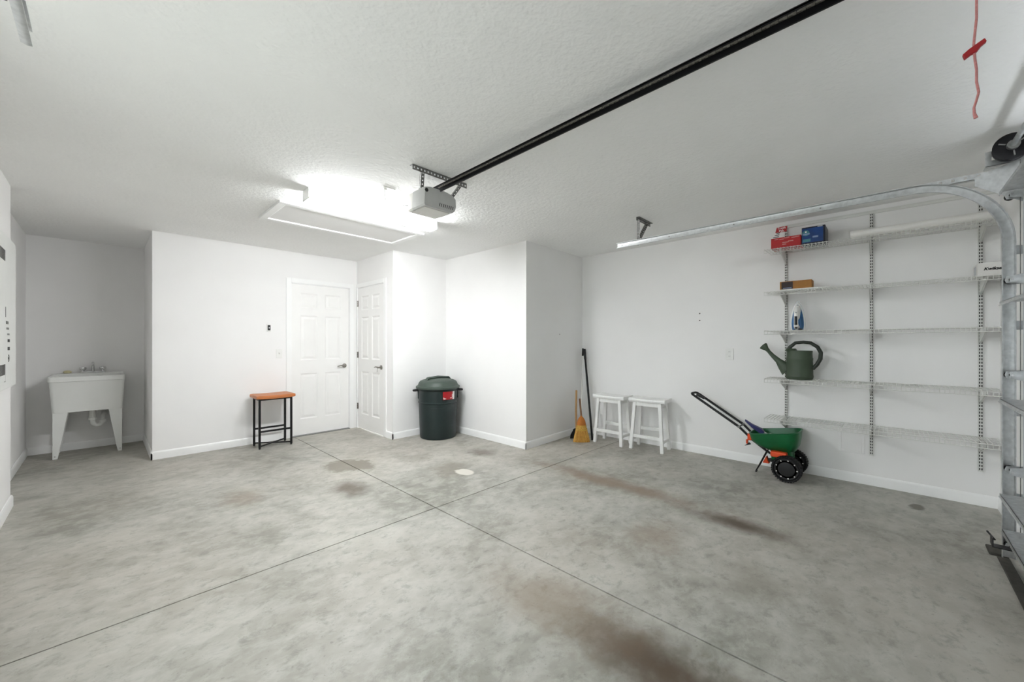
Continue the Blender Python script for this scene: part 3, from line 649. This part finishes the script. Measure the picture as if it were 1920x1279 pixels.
for a0, a1, z0, z1 in ((.27, .41, .593, .602), (.27, .40, .523, .533), (.27, .30, .533, .545), (.70, .79, .588, .602), (.64, .74, .53, .54), (.76, .79, .54, .58)):
    patch(a0, a1, z0, z1, .2584, 'white_print', 'sticker_mark', lb, 4)

# ------------------------------------------------------------------ bar stool with wooden seat
t = thing('bar_stool', 'narrow bar stool with brown wooden seat and black metal frame by the house door', 'stool', (1.43, 5.41, 0))
fx0, fx1, fy0, fy1, tz = 1.262, 1.598, 5.295, 5.535, .585
rings = []
for i in range(13):
    x = fx0 - .038 + (fx1 - fx0 + .076) * i / 12; sag = -.009 * (1 - (2 * i / 12 - 1) ** 2) ; e = .006 if i in (0, 12) else 0
    rings.append([(x, y, z + sag * .8) for y, z in ((fy0 - .042 + e, tz + .004), (fy1 + .042 - e, tz + .004), (fy1 + .046 - e, tz + .022), (fy1 + .04 - e, tz + .044 - e), (fy0 - .04 + e, tz + .044 - e), (fy0 - .046 + e, tz + .022))])
MB().loft(rings).build('seat', 'wood_seat', t, smooth=35, bevel=.004)
for x in (fx0, fx1):
    for y in (fy0, fy1):
        lg = MB().box(x - .011, y - .011, .012, x + .011, y + .011, tz).build('leg', 'black_steel', t, bevel=.0015)
        MB().lathe([(.009, 0), (.011, .002), (.011, .008), (.005, .012)], (x, y, 0), 10).build('foot', 'black_plastic', lg)
for y in (fy0, fy1):
    MB().box(fx0, y - .009, .192, fx1, y + .009, .212).build('stretcher', 'black_steel', t)
    MB().box(fx0, y - .009, tz - .018, fx1, y + .009, tz).build('seat_rail', 'black_steel', t)
for x in (fx0, fx1): MB().box(x - .009, fy0, tz - .018, x + .009, fy1, tz).build('seat_rail', 'black_steel', t)
MB().bar((fx0, fy0, .033), (fx1, fy1, .033), .016, .014).build('cross_brace', 'black_steel', t)
MB().bar((fx0, fy1, .033), (fx1, fy0, .033), .016, .014).build('cross_brace', 'black_steel', t)

# ------------------------------------------------------------------ the two white stools
def white_stool(loc, rz, label):
    t = thing('saddle_stool', label, 'stool', (0, 0, 0), 'white wooden stools by the right wall')
    rg = []
    for i in range(13):
        y = -.2125 + .425 * i / 12; u = 2 * i / 12 - 1; sg = -.012 * (1 - u * u)
        rg.append([(-.118, y, .556), (.118, y, .556), (.122, y, .575), (.116, y, .602 + sg), (0, y, .597 + sg), (-.116, y, .602 + sg), (-.122, y, .575)])
    MB().loft(rg).build('seat', 'white_wood', t, bevel=.004)
    for sx in (-1, 1):
        for sy in (-1, 1):
            MB().bar((sx * .115, sy * .183, 0), (sx * .085, sy * .145, .557), .036, .036, (1, 0, 0)).build('leg', 'white_wood', t, bevel=.002)
    def lp(sx, sy, z): return V(sx * (.115 - .03 * z / .557), sy * (.183 - .038 * z / .557), z)
    for sx, z in ((-1, .155), (1, .215)):
        MB().bar(lp(sx, -1, z), lp(sx, 1, z), .02, .038).build('stretcher', 'white_wood', t, bevel=.002)
        MB().bar(lp(sx, -1, .53), lp(sx, 1, .53), .02, .046).build('apron', 'white_wood', t, bevel=.002)
    for sy in (-1, 1):
        MB().bar(lp(-1, sy, .115), lp(1, sy, .115), .02, .03).build('stretcher', 'white_wood', t, bevel=.002)
        MB().bar(lp(-1, sy, .53), lp(1, sy, .53), .02, .046).build('apron', 'white_wood', t, bevel=.002)
    t.location = loc; t.rotation_euler = (0, 0, rz)
    return t
st = white_stool((4.405, 2.49, 0), 0, 'white wooden saddle stool next to the black pole and brooms')
copy_tree(st, (4.445, 2.025, 0), math.radians(4), 'white wooden saddle stool farther from the brooms, nearer the garden spreader')

# ------------------------------------------------------------------ brooms and poles in the corner
t = thing('corn_broom', 'straw broom with yellow bristles standing in the corner beside the white stool', 'broom', (4.18, 2.80, 0))
bc = V(4.165, 2.795); a = math.radians(-46)  # the head is turned flat towards the room
bu = V(math.cos(a), math.sin(a)); bn = V(-bu.y, bu.x)
def bring(z, hw, ht, n=26, jit=0.):
    r = []
    for k in range(n):
        q = 2 * PI * k / n; w = hw * math.cos(q); d = ht * math.sin(q); j = 1 + (jit * random.uniform(-1, 1))
        p = bc.to_2d() + bu.to_2d() * (w * j + hw * .06) + bn.to_2d() * d * j; r.append((p.x, p.y, z))
    return r
MB().loft([bring(.0, .105, .04, jit=.05), bring(.02, .104, .042, jit=.04), bring(.07, .094, .042, jit=.03), bring(.13, .078, .04, jit=.02), bring(.20, .06, .036), bring(.215, .058, .036)]).build('bristles', 'straw', t)
MB().loft([bring(.21, .059, .037), bring(.26, .05, .034), bring(.295, .034, .028), bring(.315, .016, .018), bring(.325, .011, .012)]).build('shoulder', 'straw_dark', t, smooth=50)
for z, w, d in ((.148, .0745, .0405), (.168, .069, .039), (.19, .0635, .0375), (.206, .061, .037)):
    MB().tube([V(p) for p in bring(z, w + .0015, d + .0015)], .0022, 5, closed=True).build('binding', 'twine', t)
for k in range(44):
    u = random.uniform(-.95, .95); p0 = bc + bu * (u * .07) + bn * (-.042 * math.sqrt(max(0, 1 - u * u)) ) ; p1 = bc + bu * (u * .108 + .006) - bn * (.044 * math.sqrt(max(0.02, 1 - u * u)))
    MB().tube([(p0.x, p0.y, random.uniform(.12, .15)), (p1.x, p1.y, .001)], [.002, .0016], 4).build('straw', random.choice(('straw', 'straw', 'straw_dark')), t)
MB().tube([(4.172, 2.795, .30), (4.20, 2.84, .535)], .0115, 12).build('broom_handle', 'wood_brown', t, smooth=50)
t = thing('hand_brush', 'short pale wooden handled brush with dark bristles leaning in the shaded corner', 'brush', (4.30, 2.98, 0))
MB().tube([(4.30, 2.96, .11), (4.33, 2.985, .36), (4.36, 3.0, .612)], .0125, 12).build('brush_handle', 'wood_pale', t, smooth=50)
MB().loft([[(4.27 + u * .5 - v, 2.955 + u * -.5 - v * .3, z) for u, v in ((-.09 * k, -.02), (.09 * k, -.02), (.09 * k, .02), (-.09 * k, .02))] for z, k in ((0., 1.), (.05, .9), (.10, .45), (.125, .3))]).build('bristles', 'black_plastic', t, bevel=.004)
t = thing('white_pole', 'thin white metal pole with black cap leaning behind the straw broom', 'pole', (4.25, 2.86, 0))
MB().tube([(4.27, 2.87, 0), (4.555, 3.03, 1.09)], .009, 10).build('shaft', 'white_wire', t, smooth=50)
MB().tube([(4.548, 3.026, 1.065), (4.572, 3.038, 1.165)], [.013, .012], 12).build('cap', 'black_plastic', t, smooth=50)
t = thing('black_pole', 'long black pole leaning into the corner beside the first white stool', 'pole', (4.33, 2.72, 0))
MB().tube([(4.33, 2.735, 0), (4.585, 3.015, 1.08)], .0135, 12).build('shaft', 'black_steel', t, smooth=50)
MB().tube([(4.57, 3.0, 1.02), (4.602, 3.032, 1.155)], [.0165, .0165], 12).build('grip', 'black_plastic', t, smooth=50)

# ------------------------------------------------------------------ garden spreader
t = thing('garden_spreader', 'green broadcast spreader with black wheels and long handle by the right wall', 'spreader', (4.41, .75, 0))
WY, WZ, WR = .661, .116, .116
def wheel(x, sg):
    w = MB().lathe([(WR * .84, -.028), (WR * .87, -.034), (WR * .93, -.035), (WR * .97, -.028), (WR * .97, .028), (WR * .93, .035), (WR * .87, .034), (WR * .84, .028), (WR * .84, -.028)], (x, WY, WZ), 48, 'x').build('wheel', 'rubber', t, smooth=35)
    tr = MB()
    for k in range(34):
        q = 2 * PI * k / 34
        for h in (-1, 1):
            q0, q1 = q + h * .045, q
            tr.bar((x + h * .036, WY + math.cos(q0) * WR * .955, WZ + math.sin(q0) * WR * .955), (x, WY + math.cos(q1) * WR * .965, WZ + math.sin(q1) * WR * .965), .011, .009, (0, math.cos(q), math.sin(q)))
    tr.build('tread', 'rubber', w)
    MB().lathe([(WR * .85, -.02), (WR * .85, -.026), (WR * .78, -.03), (WR * .56, -.026), (WR * .54, -.032), (WR * .3, -.036), (0, -.036)], (x, WY, WZ), 40, 'x').build('hub', 'black_plastic', w, smooth=30)
    MB().lathe([(WR * .85, .02), (WR * .85, .026), (WR * .3, .03), (0, .03)], (x, WY, WZ), 32, 'x').build('hub', 'black_plastic', w, smooth=30)
    for k in range(9):
        q = 2 * PI * (k + .5) / 9
        MB().lathe([(.0058, -.0305), (.005, -.0325), (0, -.033)], (x, WY + .079 * math.cos(q), WZ + .079 * math.sin(q)), 10, 'x').build('hub_dot', 'white_print', w)  # ring of small white discs on the hub face
    return w
wheel(4.245, -1); wheel(4.565, 1)
MB().tube([(4.23, WY, WZ), (4.585, WY, WZ)], .008, 10).build('axle', 'galv_dark', t, smooth=50)
HX = 4.405
def hr(z, cy, hy, hx, r): return [(HX + x, y, z + (.775 - y) * (.16 if z > .36 else .16 * max(0, (z - .2) / .16))) for x, y in rrect(hx, hy, r, 6, 0, cy)]
MB().loft([hr(.235, .72, .085, .075, .055), hr(.252, .735, .125, .10, .07), hr(.29, .755, .165, .13, .08), hr(.345, .77, .188, .15, .08), hr(.405, .775, .196, .158, .075), hr(.408, .775, .20, .162, .075), hr(.414, .775, .20, .162, .075), hr(.414, .775, .19, .152, .07),
           hr(.345, .77, .18, .142, .075), hr(.31, .765, .17, .135, .08)]).build('hopper', 'spreader_green', t, smooth=40)
MB().loft([hr(.245, .72, .085, .10, .05), [(x, y, .15) for x, y, z in hr(.205, .715, .09, .06, .05)]]).build('hopper_base', 'spreader_green', t, smooth=40)
for x, off in ((4.33, 0), (4.49, 0)):
    MB().tube([(x, 1.487, .688), (x, 1.06, .418), (x + (4.41 - x) * .1, .95, .31), (x + (4.41 - x) * .3, .84, .225), (x + (4.41 - x) * .3, .74, .165), (x + (4.41 - x) * .1, WY, WZ)], [.012, .012, .0105, .0105, .0105, .0105], 10).build('handle_tube', 'black_steel', t, smooth=50)
MB().tube([(4.33, 1.487, .688), (4.335, 1.508, .70), (4.36, 1.52, .706), (4.46, 1.52, .706), (4.485, 1.508, .70), (4.49, 1.487, .688)], .0115, 10).build('grip', 'rubber', t, smooth=50)
MB().bar((4.345, 1.47, .70), (4.35, 1.39, .665), .018, .024).build('control_lever', 'black_plastic', t, bevel=.003)
MB().tube([(4.33, 1.065, .421), (4.49, 1.065, .421)], .007, 8).build('cross_bar', 'black_steel', t, smooth=50)
for x in (4.33, 4.49): MB().lathe([(.012, -.012), (.012, .012)], (x, 1.065, .421), 10, 'x').build('clamp', 'galv_dark', t)
MB().box(4.32, .955, .305, 4.36, .99, .365).box(4.31, .985, .27, 4.345, 1.0, .31).build('flow_control', 'orange', t, bevel=.004)
MB().prism([(4.30, .975, .285), (4.30, 1.01, .25), (4.30, .96, .27)], (.03, 0, 0)).build('control_hook', 'black_plastic', t)
MB().box(4.255, .665, .20, 4.53, .79, .248).build('gearbox', 'orange', t, bevel=.008)
MB().lathe([(.0, .128), (.085, .13), (.085, .138), (.0, .14)], (HX, .75, 0), 28).build('spinner', 'black_plastic', t)
MB().prism([(4.37, .875, .10), (4.37, .82, .10), (4.37, .845, .165)], (.06, 0, 0)).build('deflector', 'orange', t, bevel=.003)
sd_ = MB()
for x in (4.365, 4.415):
    sd_.tube([(x, .835, .225), (x - .01, .90, .07), (4.375, .928, .012)], .0055, 8)
sd_.tube([(4.36, .926, .008), (4.40, .926, .008)], .0075, 8).build('stand', 'black_steel', t, smooth=50)
ct = thing('hand_trowel', 'navy blue plastic scoop sticking out of the green spreader hopper', 'scoop', (4.40, .92, .37))
MB().loft([[(4.37 + u, 1.02, .485 + v) for u, v in ((-.012, -.008), (.012, -.008), (.012, .01), (-.012, .01))], [(4.375 + u, .96, .44 + v) for u, v in ((-.02, -.02), (.02, -.02), (.02, .016), (-.02, .016))], [(4.38 + u, .88, .40 + v) for u, v in ((-.03, -.03), (.03, -.03), (.03, .02), (-.03, .02))], [(4.38 + u, .86, .385 + v) for u, v in ((-.028, -.026), (.028, -.026), (.028, .014), (-.028, .014))]]).build('blade', 'navy', ct, bevel=.004)
MB().tube([(4.38, .875, .395), (4.39, .80, .35)], [.012, .006], 8).build('ferrule', 'galv', ct, smooth=50)
lf = MB()
for k in range(240):
    x, y = HX + random.uniform(-.10, .10), random.uniform(.66, .79); z = .327 + random.uniform(0, .03) + (.775 - y) * .12; q = random.uniform(0, 6.3); s = random.uniform(.008, .02)
    lf.add([(x, y, z), (x + s * math.cos(q), y + s * math.sin(q), z + random.uniform(-.004, .012)), (x + s * .6 * math.cos(q + .8), y + s * .6 * math.sin(q + .8), z + .006)], [(0, 1, 2)])
o = lf.build('leaf_litter', 'leafy'); tag(o, 'dry leaf litter lying in the green spreader hopper', 'leaves'); o['kind'] = 'stuff'
for i, (x, y, z) in enumerate(((4.34, .80, .385), (4.42, .86, .365))):
    tag(MB().lathe([(0, -.013), (.009, -.01), (.013, 0), (.009, .01), (0, .013)], (x, y, z), 10).build('pebble', 'white_print', smooth=60), ('white pebble in the spreader hopper nearer the wheels', 'white pebble in the spreader hopper beside the navy scoop')[i], 'pebble')

# ------------------------------------------------------------------ wire shelving on the right wall
SY = (.729, .112, -.505)                    # the three standards
SZ = (2.128, 1.728, 1.360, .905, .530)      # top of each shelf
SF, SB, SE0, SE1 = 4.342, 4.636, .857, -.585
tag(MB().box(XR - .012, -.585, 2.372, XR, .76, 2.40).box(XR - .016, -.585, 2.394, XR - .01, .76, 2.40).build('hang_track', 'white_wire', bevel=.001), 'white horizontal rail along the top of the shelving uprights', 'rail')
names = ('leftmost white slotted shelf upright on the right wall', 'middle white slotted shelf upright on the right wall', 'white slotted shelf upright beside the garage door track')
for (y, z1), lab in zip(zip(SY, (2.378, 2.392, 2.392)), names):
    t = thing('shelf_upright', lab, 'upright', (XR, y, .262), 'slotted shelf uprights')
    xa, hw = XR - .016, .0125; z0 = .262
    ch = MB(); cols = ((-hw, -.0085), (-.0025, .0025), (.0085, hw)); pitch, slot = .0254, .0165
    for a, b in cols: ch.box(xa, y + a, z0, xa + .0015, y + b, z1)
    z = z0 + .012
    edges = [z0]
    while z + slot < z1: edges += [z, z + slot]; z += pitch
    edges.append(z1)
    for a, b in ((-.0085, -.0025), (.0025, .0085)):
        for e0, e1 in zip(edges[0::2], edges[1::2]): ch.box(xa, y + a, e0, xa + .0015, y + b, e1)
    for s in (-1, 1): ch.box(xa, y + s * hw, z0, XR, y + s * (hw - .0012), z1)
    ch.build('slotted_channel', 'white_wire', t)
    MB().box(XR - .003, y - hw + .002, z0 + .002, XR - .0005, y + hw - .002, z1 - .002).build('channel_shade', 'dark_slot', t)  # dark sheet stands in for the shade inside the white channel
slab_ = ('topmost white wire shelf, holding the red and blue boxes', 'second white wire shelf from the top, holding the brown box', 'middle white wire shelf, with the clothes iron on it',
         'white wire shelf with the green watering can on it', 'lowest white wire shelf, above the green spreader')
def wire_shelf(z, label):
    t = thing('wire_shelf', label, 'shelf', (SB, .14, z), 'wire shelves on the right wall')
    dk = MB(); n = 57; r = .0021
    for i in range(n):
        y = SE0 - .004 + (SE1 - SE0 + .008) * i / (n - 1)
        dk.tube([(SB, y, z), (SF, y, z), (SF - .002, y, z - .003), (SF - .002, y, z - .034)], r, 5)
    dk.build('cross_wires', 'white_wire', t)
    for x, zz, rr_ in ((SB, z - .003, .003), (SF + .002, z - .004, .003), (SF, z - .034, .003), (SB - .10, z - .0035, .0025), (SB - .20, z - .0035, .0025)):
        MB().tube([(x, SE0, zz), (x, SE1, zz)], rr_, 8).build('long_rod', 'white_wire', t, smooth=60)
    for y in SY:
        b = MB().prism([(XR - .008, y - .004, z - .008), (SF + .012, y - .004, z - .008), (SF + .012, y - .004, z - .026), (XR - .016, y - .004, z - .115), (XR - .008, y - .004, z - .115)], (0, .0025, 0))
        b.prism([(XR - .008, y + .0035, z - .008), (SF + .012, y + .0035, z - .008), (SF + .012, y + .0035, z - .026), (XR - .016, y + .0035, z - .115), (XR - .008, y + .0035, z - .115)], (0, .0025, 0))
        b.prism([(SF + .012, y - .004, z - .026), (XR - .016, y - .004, z - .115), (XR - .016, y - .004, z - .112), (SF + .012, y - .004, z - .023)], (0, .01, 0))
        b.build('bracket', 'white_wire', t)
    return t
for z, l in zip(SZ, slab_): wire_shelf(z, l)

# red box with hang tag
z = SZ[0] + .0022
t = thing('red_box', 'red printed box with an upright tag at the left end of the top shelf', 'box', (4.47, .685, z))
MB().box(4.362, .574, z, 4.56, .803, z + .095).build('carton', 'red', t, bevel=.003)
MB().prism([(4.37, .79, z + .095), (4.37, .735, z + .095), (4.37, .735, z + .15), (4.37, .76, z + .15)], (.003, 0, 0)).build('tag_stem', 'white_print', t)
for i in range(3):
    MB().prism([(4.3685, .788 - i * .012, z + .100 + i * .017), (4.3685, .742 - i * .004, z + .104 + i * .017), (4.3685, .742 - i * .004, z + .111 + i * .017), (4.3685, .786 - i * .012, z + .107 + i * .017)], (.001, 0, 0)).build('stripe', 'black_print', t)
MB().prism([(4.368, .77, z + .145), (4.368, .682, z + .145), (4.368, .676, z + .195), (4.368, .758, z + .195)], (.004, 0, 0)).build('hang_tag', 'tag_red', t)
text('Trash\nPak', .028, 'white_print', t, face_x(4.3676, .722, z + .170), bold=.0004)
for y, zz, w in ((.76, .082, .03), (.72, .078, .035), (.68, .085, .04), (.63, .08, .03), (.60, .083, .03), (.69, .045, .05), (.65, .052, .04), (.70, .028, .03)):
    MB().box(4.3612, y - w / 2, z + zz - .004, 4.3622, y + w / 2, z + zz + .004).build('carton_print', 'rope', t)
# blue box
t = thing('blue_box', 'dark blue printed box beside the red box on the top shelf', 'box', (4.48, .485, z))
MB().box(4.362, .402, z, 4.59, .568, z + .15).build('carton', 'blue_dark', t, bevel=.002)
MB().box(4.3612, .415, z + .012, 4.3624, .565, z + .138).build('front_print', 'blue', t)
MB().lathe([(.026, 0), (.026, .0008)], (4.3604, .538, z + .098), 22, 'x').build('round_emblem', 'teal', t)
MB().lathe([(.007, 0), (.007, .0008)], (4.3598, .538, z + .108), 12, 'x').build('emblem_dot', 'white_print', t)
MB().box(4.3598, .510, z + .082, 4.3606, .562, z + .094).build('emblem_band', 'blue_pale', t)
MB().box(4.3604, .505, z + .018, 4.3614, .56, z + .045).build('print_patch', 'teal', t)
MB().box(4.3604, .45, z + .05, 4.3614, .49, z + .065).build('print_patch', 'blue_pale', t)
MB().box(4.3604, .42, z + .140, 4.3622, .455, z + .146).build('top_sticker', 'white_print', t)
# roll
rz_ = z + .034
t = thing('paper_roll', 'long white rolled tube of paper lying on the top shelf', 'roll', (4.44, -.16, z))
MB().lathe([(.022, .238), (.033, .238), (.034, .234), (.034, -.555), (.033, -.559), (.022, -.559), (.022, .238)], (4.425, 0, rz_), 28, 'y').build('roll', 'paper', t, smooth=40)
MB().lathe([(.021, .232), (.021, -.553)], (4.425, 0, rz_), 20, 'y').build('core', 'card', t)
# brown box on a white board
z = SZ[1] + .0022
tag(MB().box(4.352, .365, z, 4.56, .737, z + .009).build('white_board', 'white_plastic', bevel=.002), 'thin white board lying under the brown box on the second shelf', 'board')
t = thing('brown_box', 'small brown cardboard box with a dark printed end on the second shelf', 'box', (4.45, .615, z + .009))
MB().box(4.37, .497, z + .009, 4.50, .735, z + .083).build('carton', 'card', t, bevel=.002)
MB().box(4.369, .635, z + .012, 4.3705, .722, z + .078).build('dark_print', 'card_dark', t)
MB().box(4.3684, .645, z + .018, 4.3692, .71, z + .024).build('print_line', 'blue_pale', t)
# white lock box
t = thing('lock_box', 'white cardboard box with black italic lettering at the right end of the second shelf', 'box', (4.5, -.52, z))
MB().box(4.40, -.585, z, 4.60, -.462, z + .094).build('carton', 'paper', t, bevel=.002)
MB().box(4.45, -.4622, z + .015, 4.56, -.4615, z + .08).build('side_print', 'galv_white', t)
text('Kwikset', .028, 'black_print', t, face_x(4.3994, -.492, z + .048), shear=.3, bold=.0012, align='LEFT')
# iron
z = SZ[2] + .0035
t = thing('clothes_iron', 'blue and white clothes iron standing on its heel on the middle shelf', 'iron', (4.46, .614, z))
def outline(k, w, top, z0=0.):
    half = []
    for i in range(15):
        u = i / 14; half.append((w * (1 - u ** 2.1) ** .62 * (.86 + .14 * min(1, u * 5)), z0 + (top - z0) * u))
    return [(.614 + a * k, z + b) for a, b in half] + [(.614 - a * k, z + b) for a, b in half[-2::-1]]
def iring(x, w, top, z0=0.): return [(x, a, b) for a, b in outline(1, w, top, z0)]
MB().loft([iring(4.512, .058, .276, .004), iring(4.505, .059, .277, .004)]).build('soleplate', 'iron_grey', t, smooth=30)
MB().loft([iring(4.505, .057, .27, .002), iring(4.488, .056, .262, .001), iring(4.482, .052, .25, .001)]).build('skirt', 'white_plastic', t, smooth=40)
MB().loft([iring(4.482, .049, .238, .004), iring(4.455, .044, .215, .004), iring(4.44, .034, .18, .008)]).build('water_tank', 'iron_blue', t, smooth=40)
MB().loft([[(x, .614 + a * w, z + .16 + b * h) for a, b in rrect(1, 1, .6, 5)] for x, w, h in ((4.46, .026, .07), (4.43, .022, .06), (4.425, .016, .05))]).build('nose', 'white_plastic', t, smooth=40)
MB().tube([(4.43, .614, z + .20), (4.405, .614, z + .185), (4.392, .614, z + .15), (4.392, .614, z + .06), (4.405, .614, z + .036), (4.44, .614, z + .026)], [.016, .017, .016, .016, .02, .022], 12).build('handle', 'white_plastic', t, smooth=50)
MB().tube([(4.382, .614, z + .125), (4.381, .614, z + .045)], [.011, .011], 12).build('grip', 'black_plastic', t, smooth=50)
MB().tube([(4.387, .614, z + .024), (4.393, .614, z + .018)], [.010, .010], 12).build('dial', 'black_plastic', t)
MB().tube([(4.385, .614, z + .165), (4.385, .614, z + .145)], [.010, .008], 10).build('steam_button', 'galv_white', t, smooth=50)
MB().box(4.42, .575, z, 4.45, .602, z + .014).build('cord_stub', 'black_plastic', t, bevel=.003)
# watering can
z = SZ[3] + .0022; cx, cy = 4.485, .602
t = thing('watering_can', 'dark green plastic watering can with long spout on a wire shelf', 'watering can', (cx, cy, z))
MB().lathe([(.096, 0), (.103, .006), (.105, .022), (.108, .026), (.106, .034), (.104, .05), (.101, .17), (.103, .182), (.103, .195), (.100, .20), (.098, .24), (.1, .262), (.098, .266), (.088, .266), (.086, .255), (.09, .02), (.0, .02)], (cx, cy, z), 40, sx=.85).build('body', 'can_green', t, smooth=35)
MB().loft([[(cx + a * (.07), cy + .06 + .045 * b, z + .262 + .0) for a, b in rrect(1, 1, .5, 4)], [(cx + a * .05, cy + .065 + .035 * b, z + .285) for a, b in rrect(1, 1, .5, 4)]]).build('splash_guard', 'can_green', t, smooth=40)
MB().tube([(cx, cy + .085, z + .085), (cx, cy + .13, z + .125), (cx, cy + .165, z + .168), (cx, cy + .21, z + .215), (cx, cy + .25, z + .265)], [.072, .045, .026, .019, .015], 14, flat=(.55, 1)).build('spout', 'can_green', t, smooth=50)
rose = V(cx, cy + .285, z + .305); ax = V(0, .72, .69)
MB().tube([V(cx, cy + .245, z + .262), V(cx, cy + .26, z + .278), rose, rose + ax * .008], [.017, .02, .038, .036], 18).build('rose', 'can_green', t, smooth=40)
MB().tube([rose + ax * .008, rose + ax * .011], [.033, .030], 18).build('rose_face', 'can_dark', t)
MB().tube([(cx, cy + .085, z + .255), (cx, cy + .07, z + .30), (cx, cy + .03, z + .338), (cx, cy - .03, z + .345), (cx, cy - .085, z + .338), (cx, cy - .135, z + .30), (cx, cy - .158, z + .25), (cx, cy - .155, z + .195), (cx, cy - .13, z + .14), (cx, cy - .098, z + .10)], [.02, .015, .0135, .013, .0135, .0145, .0155, .0155, .015, .015], 12, flat=(1.1, 1)).build('handle', 'can_dark', t, smooth=60)
